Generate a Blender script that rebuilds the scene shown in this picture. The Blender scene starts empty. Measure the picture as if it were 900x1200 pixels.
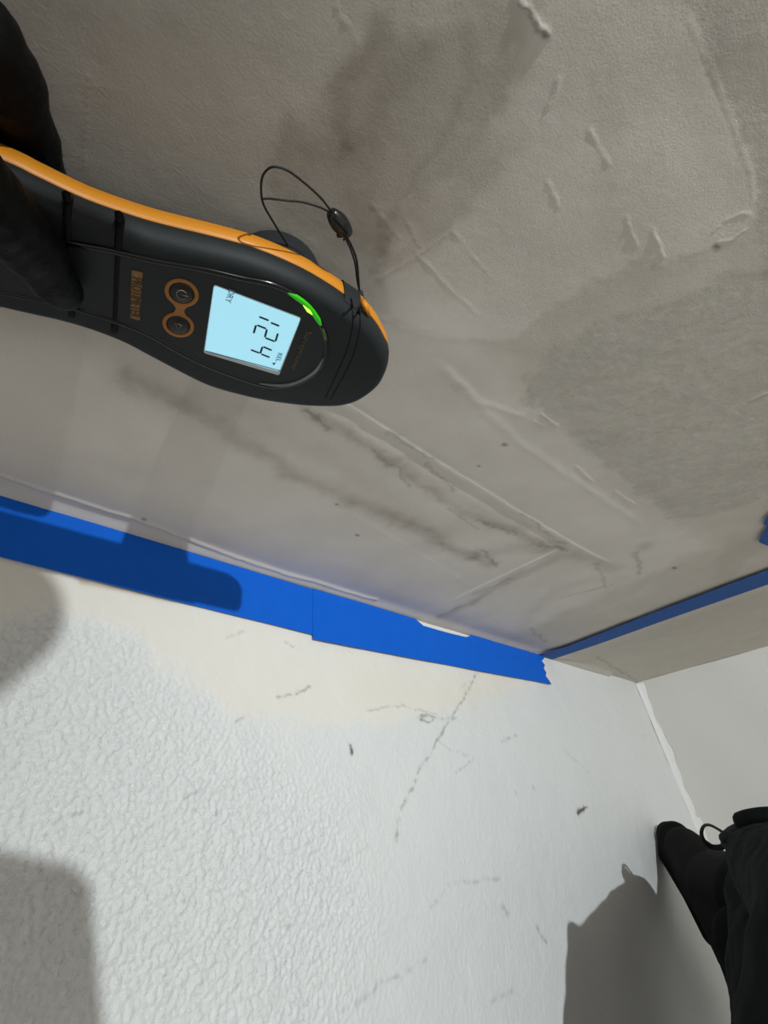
import bpy, bmesh, math, random
import numpy as np
from mathutils import Vector, Matrix

random.seed(4); rng = np.random.default_rng(4)
scn = bpy.context.scene
C = scn.collection

# ------------------------------------------------------------------ camera
F = 650.0                                     # focal length in pixels of the 900 x 1200 frame
RIGHT = Vector((0.6792, -0.1339, 0.7217))
DOWN = Vector((0.3168, -0.8335, -0.4528))
FWD = RIGHT.cross(DOWN) * -1 if RIGHT.cross(DOWN).dot(Vector((0.6621, 0.5361, -0.5237))) < 0 else RIGHT.cross(DOWN)
FWD.normalize(); RIGHT.normalize(); DOWN = FWD.cross(RIGHT).normalized()
EYE = Vector((-1.3108, -0.2688, 0.4119))      # the lens: 41 cm above the floor, 27 cm off the grey wall
cam = bpy.data.cameras.new('camera'); cam.sensor_fit = 'HORIZONTAL'; cam.sensor_width = 36
cam.lens = F / 900 * 36; cam.clip_start = 0.01; cam.clip_end = 50
camo = bpy.data.objects.new('camera', cam); C.objects.link(camo)
m = Matrix((RIGHT, -DOWN, -FWD)).transposed().to_4x4(); m.translation = EYE
camo.matrix_world = m; scn.camera = camo

# ------------------------------------------------------------------ light
HEADLAMP = EYE + (RIGHT * 1.03 - DOWN * 1.32 - FWD) * 0.49 + Vector((-0.025, 0.010, 0))
w = bpy.data.worlds.new('world'); scn.world = w; w.use_nodes = True
w.node_tree.nodes['Background'].inputs[0].default_value = (1.0, 0.955, 0.88, 1)
w.node_tree.nodes['Background'].inputs[1].default_value = 0.53
ld = bpy.data.lights.new('headlamp_beam', 'SPOT'); ld.energy = 64; ld.color = (0.93, 0.985, 1.0)
ld.spot_size = math.radians(100); ld.spot_blend = 1.0; ld.shadow_soft_size = 0.008
lo = bpy.data.objects.new('headlamp_beam', ld); C.objects.link(lo); lo.location = HEADLAMP
lo.rotation_euler = (Vector((-0.12, -0.16, 0.0)) - HEADLAMP).to_track_quat('-Z', 'Y').to_euler()

vs = scn.view_settings
scn.display_settings.display_device = 'sRGB'
vs.view_transform = 'Standard'; vs.look = 'None'; vs.exposure = 0.0; vs.gamma = 1.0; vs.use_curve_mapping = False

# ------------------------------------------------------------------ helpers
def ray(px, py):
    return RIGHT * ((px - 450) / F) + DOWN * ((py - 600) / F) + FWD
def at(px, py, depth): return EYE + ray(px, py) * depth
def hit(px, py, p0, n):
    r = ray(px, py); return EYE + r * ((p0 - EYE).dot(n) / r.dot(n))
def on_wall(px, py, y=0.0): return hit(px, py, Vector((0, y, 0)), Vector((0, 1, 0)))
def on_floor(px, py, z=0.0): return hit(px, py, Vector((0, 0, z)), Vector((0, 0, 1)))

def mesh_obj(name, verts, faces, mat, parent=None, smooth=True):
    me = bpy.data.meshes.new(name); me.from_pydata([tuple(v) for v in verts], [], faces); me.update()
    o = bpy.data.objects.new(name, me); C.objects.link(o)
    if mat: me.materials.append(mat)
    if smooth: me.shade_smooth()
    if parent: o.parent = parent; o.matrix_parent_inverse = parent.matrix_world.inverted()
    return o
def bm_obj(name, bm, mat, parent=None, smooth=True):
    bmesh.ops.recalc_face_normals(bm, faces=bm.faces)
    me = bpy.data.meshes.new(name); bm.to_mesh(me); bm.free()
    o = bpy.data.objects.new(name, me); C.objects.link(o)
    if mat: me.materials.append(mat)
    if smooth: me.shade_smooth()
    if parent: o.parent = parent; o.matrix_parent_inverse = parent.matrix_world.inverted()
    return o
def thing(name, label, cat, loc, group=None):
    o = bpy.data.objects.new(name, None); C.objects.link(o); o.location = loc; o.empty_display_size = 0.02
    o['label'] = label; o['category'] = cat
    if group: o['group'] = group
    bpy.context.view_layer.update(); return o
def struct(o): o['kind'] = 'structure'; return o

def spline(pts, n):
    """Catmull-Rom through pts, n samples"""
    P = [Vector(p) for p in pts]; P = [P[0] * 2 - P[1]] + P + [P[-1] * 2 - P[-2]]; out = []
    segs = len(P) - 3
    for i in range(n):
        t = i / (n - 1) * segs; k = min(int(t), segs - 1); t -= k
        a, b, c, d = P[k:k + 4]
        out.append(0.5 * ((2 * b) + (c - a) * t + (2 * a - 5 * b + 4 * c - d) * t * t + (3 * b - a - 3 * c + d) * t ** 3))
    return out
def tube(bm, pts, r, sides=8, closed=False):
    n = len(pts); rs = r if isinstance(r, (list, tuple)) else [r] * n
    rings = []; up = None
    for i, p in enumerate(pts):
        a = pts[(i - 1) % n] if (closed or i) else p
        b = pts[(i + 1) % n] if (closed or i < n - 1) else p
        t = (b - a).normalized()
        if up is None: up = t.orthogonal().normalized()
        up = (up - t * up.dot(t)).normalized(); s = t.cross(up)
        rings.append([bm.verts.new(p + (up * math.cos(q) + s * math.sin(q)) * rs[i]) for q in [k * 2 * math.pi / sides for k in range(sides)]])
    for i in range(n if closed else n - 1):
        A, B = rings[i], rings[(i + 1) % n]
        for k in range(sides): bm.faces.new((A[k], A[(k + 1) % sides], B[(k + 1) % sides], B[k]))
    if not closed: bm.faces.new(rings[0][::-1]); bm.faces.new(rings[-1])
def capsule(bm, a, b, ra, rb, seg=16, rings=7):
    ax = (b - a); L = ax.length; ax = ax.normalized() if L > 1e-9 else Vector((0, 0, 1))
    pts = []; rad = []
    for k in range(rings):
        q = -math.pi / 2 + (k + .3) / rings * math.pi / 2; pts.append(a + ax * ra * math.sin(q)); rad.append(ra * math.cos(q))
    for k in range(rings):
        q = (k + .7) / rings * math.pi / 2; pts.append(b + ax * rb * math.sin(q)); rad.append(rb * math.cos(q))
    tube(bm, pts, rad, seg)
def fused(name, bm, mat, parent, voxel, smooth=6, tex=None):
    """voxel-remesh a bmesh of overlapping solids into ONE continuous skin"""
    o = bm_obj(name, bm, mat, None)
    r = o.modifiers.new('r', 'REMESH'); r.mode = 'VOXEL'; r.voxel_size = voxel
    s = o.modifiers.new('s', 'SMOOTH'); s.factor = 0.5; s.iterations = smooth
    me = bpy.data.meshes.new_from_object(o.evaluated_get(bpy.context.evaluated_depsgraph_get()))
    old = o.data; o.modifiers.clear(); o.data = me; bpy.data.meshes.remove(old); me.name = name
    if tex:
        n = len(me.vertices); co = np.empty(n * 3); me.vertices.foreach_get('co', co); co = co.reshape(-1, 3)
        no = np.empty(n * 3); me.vertex_normals.foreach_get('vector', no); no = no.reshape(-1, 3)
        co = co + no * tex(co)[:, None]; me.vertices.foreach_set('co', co.ravel())
    me.shade_smooth()
    if not me.materials: me.materials.append(mat)
    o.parent = parent; o.matrix_parent_inverse = parent.matrix_world.inverted()
    return o

# --- numpy noise and drawing masks
def vnoise(x, y, seed=0):
    r = np.random.default_rng(seed); T = r.random((256, 256))
    xi = np.floor(x).astype(int); yi = np.floor(y).astype(int); fx = x - xi; fy = y - yi
    fx = fx * fx * (3 - 2 * fx); fy = fy * fy * (3 - 2 * fy)
    g = lambda a, b: T[a % 256, b % 256]
    return (g(xi, yi) * (1 - fx) + g(xi + 1, yi) * fx) * (1 - fy) + (g(xi, yi + 1) * (1 - fx) + g(xi + 1, yi + 1) * fx) * fy
def fbm(x, y, seed=0, o=4):
    s = 0; a = .5
    for k in range(o): s = s + a * vnoise(x * 2 ** k, y * 2 ** k, seed + k); a *= .5
    return s / (1 - .5 ** o)
def sstep(a, b, v): t = np.clip((v - a) / (b - a), 0, 1); return t * t * (3 - 2 * t)
def line_dist(P, poly, reach=0):
    """distance to a polyline, and position 0..1 along it"""
    d = np.full(len(P), 9.0); s = np.zeros(len(P)); n = len(poly) - 1
    if reach:                                  # only the points near the line
        lo_, hi_ = poly.min(0) - reach, poly.max(0) + reach
        k = np.nonzero(((P > lo_) & (P < hi_)).all(1))[0]
        if len(k): d[k], s[k] = line_dist(P[k], poly)
        return d, s
    for i in range(n):
        a, b = poly[i], poly[i + 1]; ab = b - a; t = np.clip(((P - a) @ ab) / max(ab @ ab, 1e-12), 0, 1)
        q = np.linalg.norm(P - a - t[:, None] * ab, axis=1); k = q < d; d[k] = q[k]; s[k] = (i + t[k]) / n
    return d, s
def poly_sd(P, poly):
    d, _ = line_dist(P, np.vstack([poly, poly[:1]])); ins = np.zeros(len(P), bool); j = len(poly) - 1
    for i in range(len(poly)):
        a, b = poly[i], poly[j]; dy = b[1] - a[1]
        c = (a[1] > P[:, 1]) != (b[1] > P[:, 1])
        ins ^= c & (P[:, 0] < (b[0] - a[0]) * (P[:, 1] - a[1]) / (dy if abs(dy) > 1e-12 else 1e-12) + a[0]); j = i
    return np.where(ins, d, -d)

# --- node materials
def newmat(name):
    mt = bpy.data.materials.new(name); mt.use_nodes = True; nt = mt.node_tree
    return mt, nt, nt.nodes['Principled BSDF']
def N(nt, t, **kw):
    n = nt.nodes.new(t)
    for k, v in kw.items(): setattr(n, k, v)
    return n
def simple(name, col, rough=0.5, scale=300, bump=0.15, var=0.12, spec=0.5, dist=0.0004):
    mt, nt, b = newmat(name); L = nt.links.new
    tc = N(nt, 'ShaderNodeTexCoord'); nz = N(nt, 'ShaderNodeTexNoise'); nz.inputs['Scale'].default_value = scale; nz.inputs['Detail'].default_value = 4
    L(tc.outputs['Object'], nz.inputs['Vector'])
    mx = N(nt, 'ShaderNodeMix', data_type='RGBA')
    mx.inputs[6].default_value = (*[c * (1 - var) for c in col], 1); mx.inputs[7].default_value = (*[min(1, c * (1 + var)) for c in col], 1)
    L(nz.outputs['Fac'], mx.inputs[0]); L(mx.outputs[2], b.inputs['Base Color'])
    b.inputs['Roughness'].default_value = rough; b.inputs['Specular IOR Level'].default_value = spec
    bp = N(nt, 'ShaderNodeBump'); bp.inputs['Strength'].default_value = bump; bp.inputs['Distance'].default_value = dist
    L(nz.outputs['Fac'], bp.inputs['Height']); L(bp.outputs['Normal'], b.inputs['Normal'])
    return mt
def emit(name, col, s):
    mt, nt, b = newmat(name)
    b.inputs['Base Color'].default_value = (*col, 1); b.inputs['Emission Color'].default_value = (*col, 1)
    b.inputs['Emission Strength'].default_value = s; b.inputs['Roughness'].default_value = .25
    return mt

M = {}
M['rubber'] = simple('charcoal rubber', (.013, .0165, .018), .6, 900, .45, .15, .3, .0002)
M['seamline'] = simple('dark seam', (.004, .0045, .005), .7, 600, .2, .1, .2)
M['panel'] = simple('charcoal panel', (.010, .0125, .014), .45, 500, .08, .1, .35)
M['groove'] = simple('gloss black groove', (.003, .003, .003), .18, 300, .02, .1)
M['orange'] = simple('orange plastic', (.62, .23, .012), .45, 1500, .25, .10, .4, .0001)
M['ring'] = simple('orange print', (.36, .14, .022), .5, 400, .05, .15)
M['logo'] = simple('dull gold print', (.24, .11, .02), .5, 400, .05, .15)
M['ink'] = simple('dark print', (.02, .018, .012), .5, 400, .05, .1)
M['faint'] = simple('faint bronze print', (.13, .09, .045), .5, 400, .05, .1)
M['icon'] = simple('pale icon print', (.22, .18, .13), .5, 400, .05, .1)
M['button'] = simple('black button', (.006, .005, .004), .4, 400, .05, .1)
M['lcd'] = emit('lit display', (.40, .80, .97), .62)
M['lcdrim'] = simple('display edge', (.55, .6, .62), .3, 300, .05, .05)
M['seg'] = simple('display ink', (.012, .02, .05), .6, 300, .02, .05)
M['segpale'] = simple('display small ink', (.10, .18, .24), .6, 300, .02, .05)
M['led'] = emit('lit green strip', (.03, .50, .005), .20)
M['ledhot'] = emit('lit green lamp', (.35, 1.0, .05), 2.2)
M['clear'] = simple('grey light guide', (.16, .19, .20), .15, 300, .02, .05)
M['cord'] = simple('black cord', (.006, .006, .005), .6, 2500, .4, .2)
M['bead'] = simple('black bead', (.008, .008, .008), .25, 300, .03, .1)
M['glove'] = simple('black coated glove', (.002, .002, .0023), .5, 260, .5, .2, .16, .0012)
M['cloth'] = simple('dark trouser cloth', (.004, .0056, .0056), .9, 700, .5, .2, .12, .0008)
M['shoe'] = simple('black shoe leather', (.0042, .0042, .004), .8, 400, .3, .2, .10, .0006)
M['lace'] = simple('black lace', (.006, .006, .006), .7, 1500, .4, .2, .3)
M['sole'] = simple('dark rubber sole', (.008, .008, .008), .85, 500, .2, .2, .1)
M['phone'] = simple('black phone', (.01, .01, .01), .3, 300, .02, .05)

# ------------------------------------------------------------------ the grey wall (water stains, filler, joints)
def axis(fine0, fine1, step, far0, far1, n=10):
    f = np.arange(fine0, fine1 + step / 2, step)
    lo_ = fine0 - (fine0 - far0) * np.linspace(1, 0, n, endpoint=False) ** 2 if far0 < fine0 else np.array([])
    hi_ = f[-1] + (far1 - f[-1]) * (np.linspace(0, 1, n + 1)[1:]) ** 2 if far1 > f[-1] else np.array([])
    return np.concatenate([lo_, f, hi_])
def grid_obj(name, U, V, place, mat, attrs):
    nu, nv = len(U), len(V); uu, vv = np.meshgrid(U, V); P = np.stack([uu.ravel(), vv.ravel()], 1)
    co, marks = place(P)
    i = np.arange(nu * nv).reshape(nv, nu); q = np.stack([i[:-1, :-1], i[:-1, 1:], i[1:, 1:], i[1:, :-1]], -1).reshape(-1, 4)
    me = bpy.data.meshes.new(name); me.vertices.add(len(co)); me.vertices.foreach_set('co', co.astype(np.float32).ravel())
    me.loops.add(q.size); me.loops.foreach_set('vertex_index', q.astype(np.int32).ravel())
    me.polygons.add(len(q)); me.polygons.foreach_set('loop_start', np.arange(0, q.size, 4, dtype=np.int32))
    me.update(calc_edges=True)
    for k, v in marks.items():
        a = me.attributes.new(k, 'FLOAT', 'POINT'); a.data.foreach_set('value', v.astype(np.float32))
    me.shade_smooth(); me.materials.append(mat)
    o = bpy.data.objects.new(name, me); C.objects.link(o); return struct(o)
def W2(pts):  # photo points -> (x, z) on the grey wall
    return np.array([(on_wall(*p).x, on_wall(*p).z) for p in pts])
def F2(pts):  # photo points -> (x, y) on the floor
    return np.array([(on_floor(*p).x, on_floor(*p).y) for p in pts])

def grey_wall(P):
    n = len(P); x, z = P[:, 0], P[:, 1]; h = np.zeros(n)
    warp = np.stack([fbm(x * 60, z * 60, 11) - .5, fbm(x * 60, z * 60, 21) - .5], 1)
    warpf = np.stack([fbm(x * 260, z * 260, 31) - .5, fbm(x * 260, z * 260, 41) - .5], 1)
    near = (x > -1.45) & (x < .12) & (z < .6)
    Q = P + warp * .012 + warpf * .005
    S = P + warp * .004 + warpf * .0015
    stain = np.zeros(n); dark = np.zeros(n); mud = np.zeros(n); grime = np.zeros(n); rough = np.full(n, .55)
    def line(pts, wmm, base=None):
        d, s = line_dist(base if base is not None else S, W2(pts), wmm * .0035 + .003); return np.exp(-(d / (wmm * .001)) ** 2), s, d
    def area(pts, soft, base=None):
        return sstep(-soft, soft, poly_sd(base if base is not None else Q, W2(pts)))
    # filler patches: lighter smooth compound and darker bare areas
    A = area([(610, 40), (700, -40), (770, -30), (812, 30), (838, 90), (862, 160), (880, 205), (882, 245), (862, 280), (800, 300), (690, 330), (600, 400), (520, 400), (450, 370), (440, 250), (530, 215), (590, 130)], .004)
    mud += .5 * A; h += .00015 * A
    B = area([(690, 385), (760, 360), (860, 325), (960, 300), (960, 560), (850, 600), (790, 612), (740, 572), (690, 530), (655, 500), (610, 470), (640, 415)], .005)
    B = B * (.55 + .9 * sstep(.35, .6, fbm(x * 200, z * 200, 77))); B = np.clip(B, 0, 1)
    dark += .47 * B; h -= .0001 * B; rough += .5 * B
    E = area([(890, -60), (960, -60), (960, 330), (890, 330), (880, 240), (886, 200), (862, 150), (835, 80), (805, 10), (780, -60)], .0025)
    dark += .45 * E; rough += .4 * E
    J = area([(330, 440), (480, 330), (560, 380), (640, 480), (760, 600), (840, 640), (700, 700), (600, 745), (420, 700), (200, 640), (0, 575), (-200, 480), (-200, 380), (60, 400)], .02)
    mud += .68 * J; rough -= .35 * J
    K = area([(648, 775), (900, 690), (960, 665), (960, 770), (745, 805)], .001, P); dark += .15 * K; mud -= .45 * K; rough -= .1 * K
    T = area([(0, -50), (330, -50), (330, 150), (250, 250), (100, 220), (0, 180)], .02); dark += .25 * T  # broad, soft-edged darker tone at the upper left
    # brown water stains
    st = area([(318, 200), (335, 160), (370, 145), (400, 100), (440, 55), (520, 20), (600, 10), (625, 70), (600, 130), (585, 190), (540, 215), (500, 250), (455, 300), (440, 330), (425, 300), (330, 260)], .008)
    stain += .30 * st
    st = area([(440, 250), (560, 180), (560, 240), (530, 290), (470, 320), (440, 315)], .006); stain += .14 * st
    for pts, wd, a in [([(450, 45), (420, 85), (398, 115), (390, 145), (402, 175)], 4, .5), ([(345, 150), (325, 175), (318, 210)], 4, .32), ([(360, 185), (395, 190), (430, 150), (470, 95), (500, 60)], 6, .32),
                       ([(545, 40), (550, 100), (520, 160), (470, 225), (445, 280)], 2.5, .22), ([(455, 150), (430, 190), (415, 240), (440, 300)], 6, .25),
                       ([(500, 270), (545, 230), (585, 190), (610, 170)], 5, .25), ([(445, 295), (460, 320), (520, 270)], 4, .2)]:
        g, s, d = line(pts, wd * 1.2, Q); stain += .72 * a * g
    for pts, wd, a in [([(150, 440), (185, 458), (222, 478), (262, 497), (300, 525), (340, 552), (400, 580), (440, 598), (485, 618), (520, 640), (575, 662)], 9, .46),
                       ([(170, 440), (300, 480), (420, 560), (520, 630)], 16, .20),
                       ([(340, 465), (385, 495), (432, 522), (468, 548), (505, 575), (545, 603), (600, 622), (650, 640)], 5, .34),
                       ([(520, 722), (560, 702), (600, 678), (650, 655)], 9, .40), ([(560, 650), (620, 640), (690, 655), (720, 668)], 11, .28), ([(400, 500), (500, 560), (640, 640)], 12, .16),
                       ([(600, 745), (650, 690), (720, 680)], 14, .12)]:
        g, s, d = line(pts, wd, Q); stain += a * g * (.45 + .9 * fbm(x * 70, z * 70, 5))
    # dark cracks and grime, plus painted shade under the upper chip
    for pts, wd, a in [([(365, 480), (386, 500)], 2.2, .8), ([(438, 528), (466, 552), (480, 570)], 1.8, .55), ([(500, 545), (535, 575)], 1.6, .5), ([(560, 610), (605, 628)], 2.6, .6), ([(625, 636), (660, 645)], 2.8, .7),
                       ([(568, 645), (582, 664)], 2.4, .7), ([(455, 508), (505, 540)], 1.6, .5), ([(515, 722), (560, 703)], 3.5, .35), ([(555, 697), (600, 678)], 3, .35), ([(745, 648), (752, 672)], 3, .5), ([(700, 660), (712, 690)], 2.4, .4),
                       ([(525, 597), (560, 622)], 1.4, .4), ([(610, 600), (660, 640)], 1.3, .5), ([(660, 700), (720, 685)], 3, .3), ([(575, 755), (640, 764)], 4, .5), ([(620, 735), (640, 752)], 3, .45),
                       ([(700, 770), (745, 798)], 2.5, .5), ([(618, 440), (625, 470)], 2, .3), ([(613, 9), (630, 29), (649, 47)], 1.1, .8), ([(640, 44), (652, 46)], 1.6, .5)]:  # last two: shaded underside of the chip, painted dark
        g, s, d = line(pts, wd, Q); grime += .75 * a * g * (.3 + 1.2 * fbm(x * 220, z * 220, 9))
    for p, wd in [((591, 520), 1.7), ((790, 665), 2.6), ((755, 640), 12), ((838, 288), 1.4), ((168, 608), 1.4), ((418, 627), 1.6), ((560, 545), 1.0), ((395, 590), 1.0)]:
        g, s, d = line([p, (p[0] + 2, p[1] + 1)], wd); grime += (.9 if wd < 5 else .28) * g
    # ridges, joint tape edges and trowel marks in relief
    for pts, wd, a in [([(372, 452), (440, 497), (511, 541), (611, 602), (669, 636), (722, 664)], 2.4, .0013), ([(661, 641), (589, 675), (528, 705)], 3.0, .0011), ([(484, 291), (520, 330), (562, 373)], 1.0, .0008),
                       ([(433, 238), (452, 262), (472, 282)], .9, .0006), ([(475, 258), (500, 300)], .8, .0004), ([(530, 270), (580, 330)], .9, .0005), ([(640, 210), (655, 245)], 1.2, .0006), ([(690, 150), (715, 195)], 1.4, .0006),
                       ([(733, 252), (748, 292)], 1.1, .0009), ([(764, 266), (778, 304)], 1.1, .0010), ([(610, 4), (628, 24), (648, 46)], 1.6, .0016), ([(603, -6), (620, 12)], 1.4, .0010), ([(655, 90), (652, 110), (640, 130)], 1.3, .0010),
                       ([(632, 484), (654, 500)], 1.4, .0012), ([(624, 492), (640, 500)], 1.0, .0009), ([(674, 545), (696, 566)], 1.5, .0009), ([(720, 575), (745, 592)], 1.5, .0009), ([(520, 430), (560, 470), (620, 490)], 3.5, .0006),
                       ([(836, 272), (850, 258), (868, 250), (880, 252)], 1.0, .0009), ([(838, 284), (858, 280), (876, 266)], 1.0, .0009), ([(103, 85), (100, 140), (98, 205)], .7, .0005), ([(392, 5), (408, 34), (422, 54)], .8, .0006),
                       ([(440, 330), (490, 300), (540, 262)], 1.2, .0005), ([(435, 318), (445, 306)], 1.5, .0008), ([(505, 420), (610, 520), (760, 620)], 5, .0005), ([(800, 10), (835, 80), (860, 150), (880, 205), (882, 245)], 1.5, .0004),
                       ([(880, 470), (900, 460)], 2, .0010), ([(410, 600), (560, 690)], 3, .0002), ([(690, 720), (745, 700), (800, 640)], 4, .0004)]:
        g, s, d = line(pts, wd * (.5 if wd < 1.8 else .8), P + warp * .002 + warpf * (.003 if a >= .0014 else 0)); mud += (1.1 if a >= .0011 and wd > 2 else .22) * g * sstep(0, .06, s) * sstep(1, .9, s) * (.3 + fbm(x * 120, z * 120, 4)); h += .34 * a * g * (.35 + 1.3 * fbm(x * 90, z * 90, 3)) * sstep(0, .06, s) * sstep(1, .9, s)  # ridges and trowel marks also get a lighter tone
    # troughs beside the joint tape, soft cove at the base
    g, s, d = line([(400, 478), (511, 550), (611, 610), (660, 640)], 7); h -= .0007 * g
    g, s, d = line([(-100, 520), (0, 556), (90, 586), (170, 612), (250, 643), (340, 672), (440, 702)], 2.2, P + warp * .003); h += .0010 * g
    h += .0045 * np.exp(-(np.maximum(z, 0) / .010) ** 2) * (x < -.15)
    h += (fbm(x * 14, z * 14, 55, 3) - .5) * .0016 + (fbm(x * 150, z * 150, 65, 3) - .5) * .00022 * rough
    h = np.where(near, h, 0)
    mud += (fbm(x * 18, z * 18, 71) - .5) * .5; dark += (fbm(x * 40, z * 40, 81) - .5) * .35
    co = np.stack([x, -h, z], 1)
    c = lambda v: np.clip(np.where(near, v, 0), -1, 2)
    return co, dict(stain=c(stain), dark=c(dark), mud=c(mud), grime=c(grime), rough=np.clip(rough, .1, 1.4))

def attr(nt, name): a = N(nt, 'ShaderNodeAttribute'); a.attribute_name = name; return a.outputs['Fac']
def mixc(nt, fac, a, b, blend='MIX'):
    mx = N(nt, 'ShaderNodeMix', data_type='RGBA', blend_type=blend); mx.clamp_factor = True
    for s, v in ((0, fac), (6, a), (7, b)):
        if isinstance(v, tuple): mx.inputs[s].default_value = (*v, 1)
        elif isinstance(v, (int, float)): mx.inputs[s].default_value = v
        else: nt.links.new(v, mx.inputs[s])
    return mx.outputs[2]
def noise(nt, scale, detail=5, rough=.6, vec=None):
    n = N(nt, 'ShaderNodeTexNoise'); n.inputs['Scale'].default_value = scale; n.inputs['Detail'].default_value = detail; n.inputs['Roughness'].default_value = rough
    if vec is None: vec = N(nt, 'ShaderNodeTexCoord').outputs['Object']
    nt.links.new(vec, n.inputs['Vector']); return n.outputs['Fac']
def mth(nt, op, a, b=0.0):
    m_ = N(nt, 'ShaderNodeMath', operation=op)
    for s, v in ((0, a), (1, b)):
        if isinstance(v, (int, float)): m_.inputs[s].default_value = v
        else: nt.links.new(v, m_.inputs[s])
    return m_.outputs[0]

mt, nt, b = newmat('stained grey plaster')
col = mixc(nt, noise(nt, 28), (.60, .56, .495), (.67, .63, .565))
col = mixc(nt, mth(nt, 'MULTIPLY', attr(nt, 'mud'), .95), col, (.86, .815, .75))
col = mixc(nt, mth(nt, 'MULTIPLY', attr(nt, 'dark'), .85), col, (.43, .41, .365))
sp = mth(nt, 'MULTIPLY', attr(nt, 'stain'), mth(nt, 'ADD', mth(nt, 'MULTIPLY', noise(nt, 90), .6), .7))
col = mixc(nt, mth(nt, 'MULTIPLY', sp, .8), col, (.17, .125, .075))
col = mixc(nt, mth(nt, 'MULTIPLY', attr(nt, 'grime'), .8), col, (.06, .052, .042))
col = mixc(nt, mth(nt, 'MULTIPLY', noise(nt, 1400, 2), .35), col, (.30, .29, .26))
nt.links.new(col, b.inputs['Base Color']); b.inputs['Roughness'].default_value = .9; b.inputs['Specular IOR Level'].default_value = .25
bp = N(nt, 'ShaderNodeBump'); bp.inputs['Distance'].default_value = .0002
nt.links.new(attr(nt, 'rough'), bp.inputs['Strength']); nt.links.new(mth(nt, 'ADD', noise(nt, 900, 4), mth(nt, 'MULTIPLY', noise(nt, 260, 3), .8)), bp.inputs['Height'])
nt.links.new(bp.outputs['Normal'], b.inputs['Normal']); M['plaster'] = mt
grid_obj('wall_back', axis(-1.40, .06, .0011, -2.6, .6), axis(-.002, .52, .0011, -.002, 2.3), grey_wall, M['plaster'], None)

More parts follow.
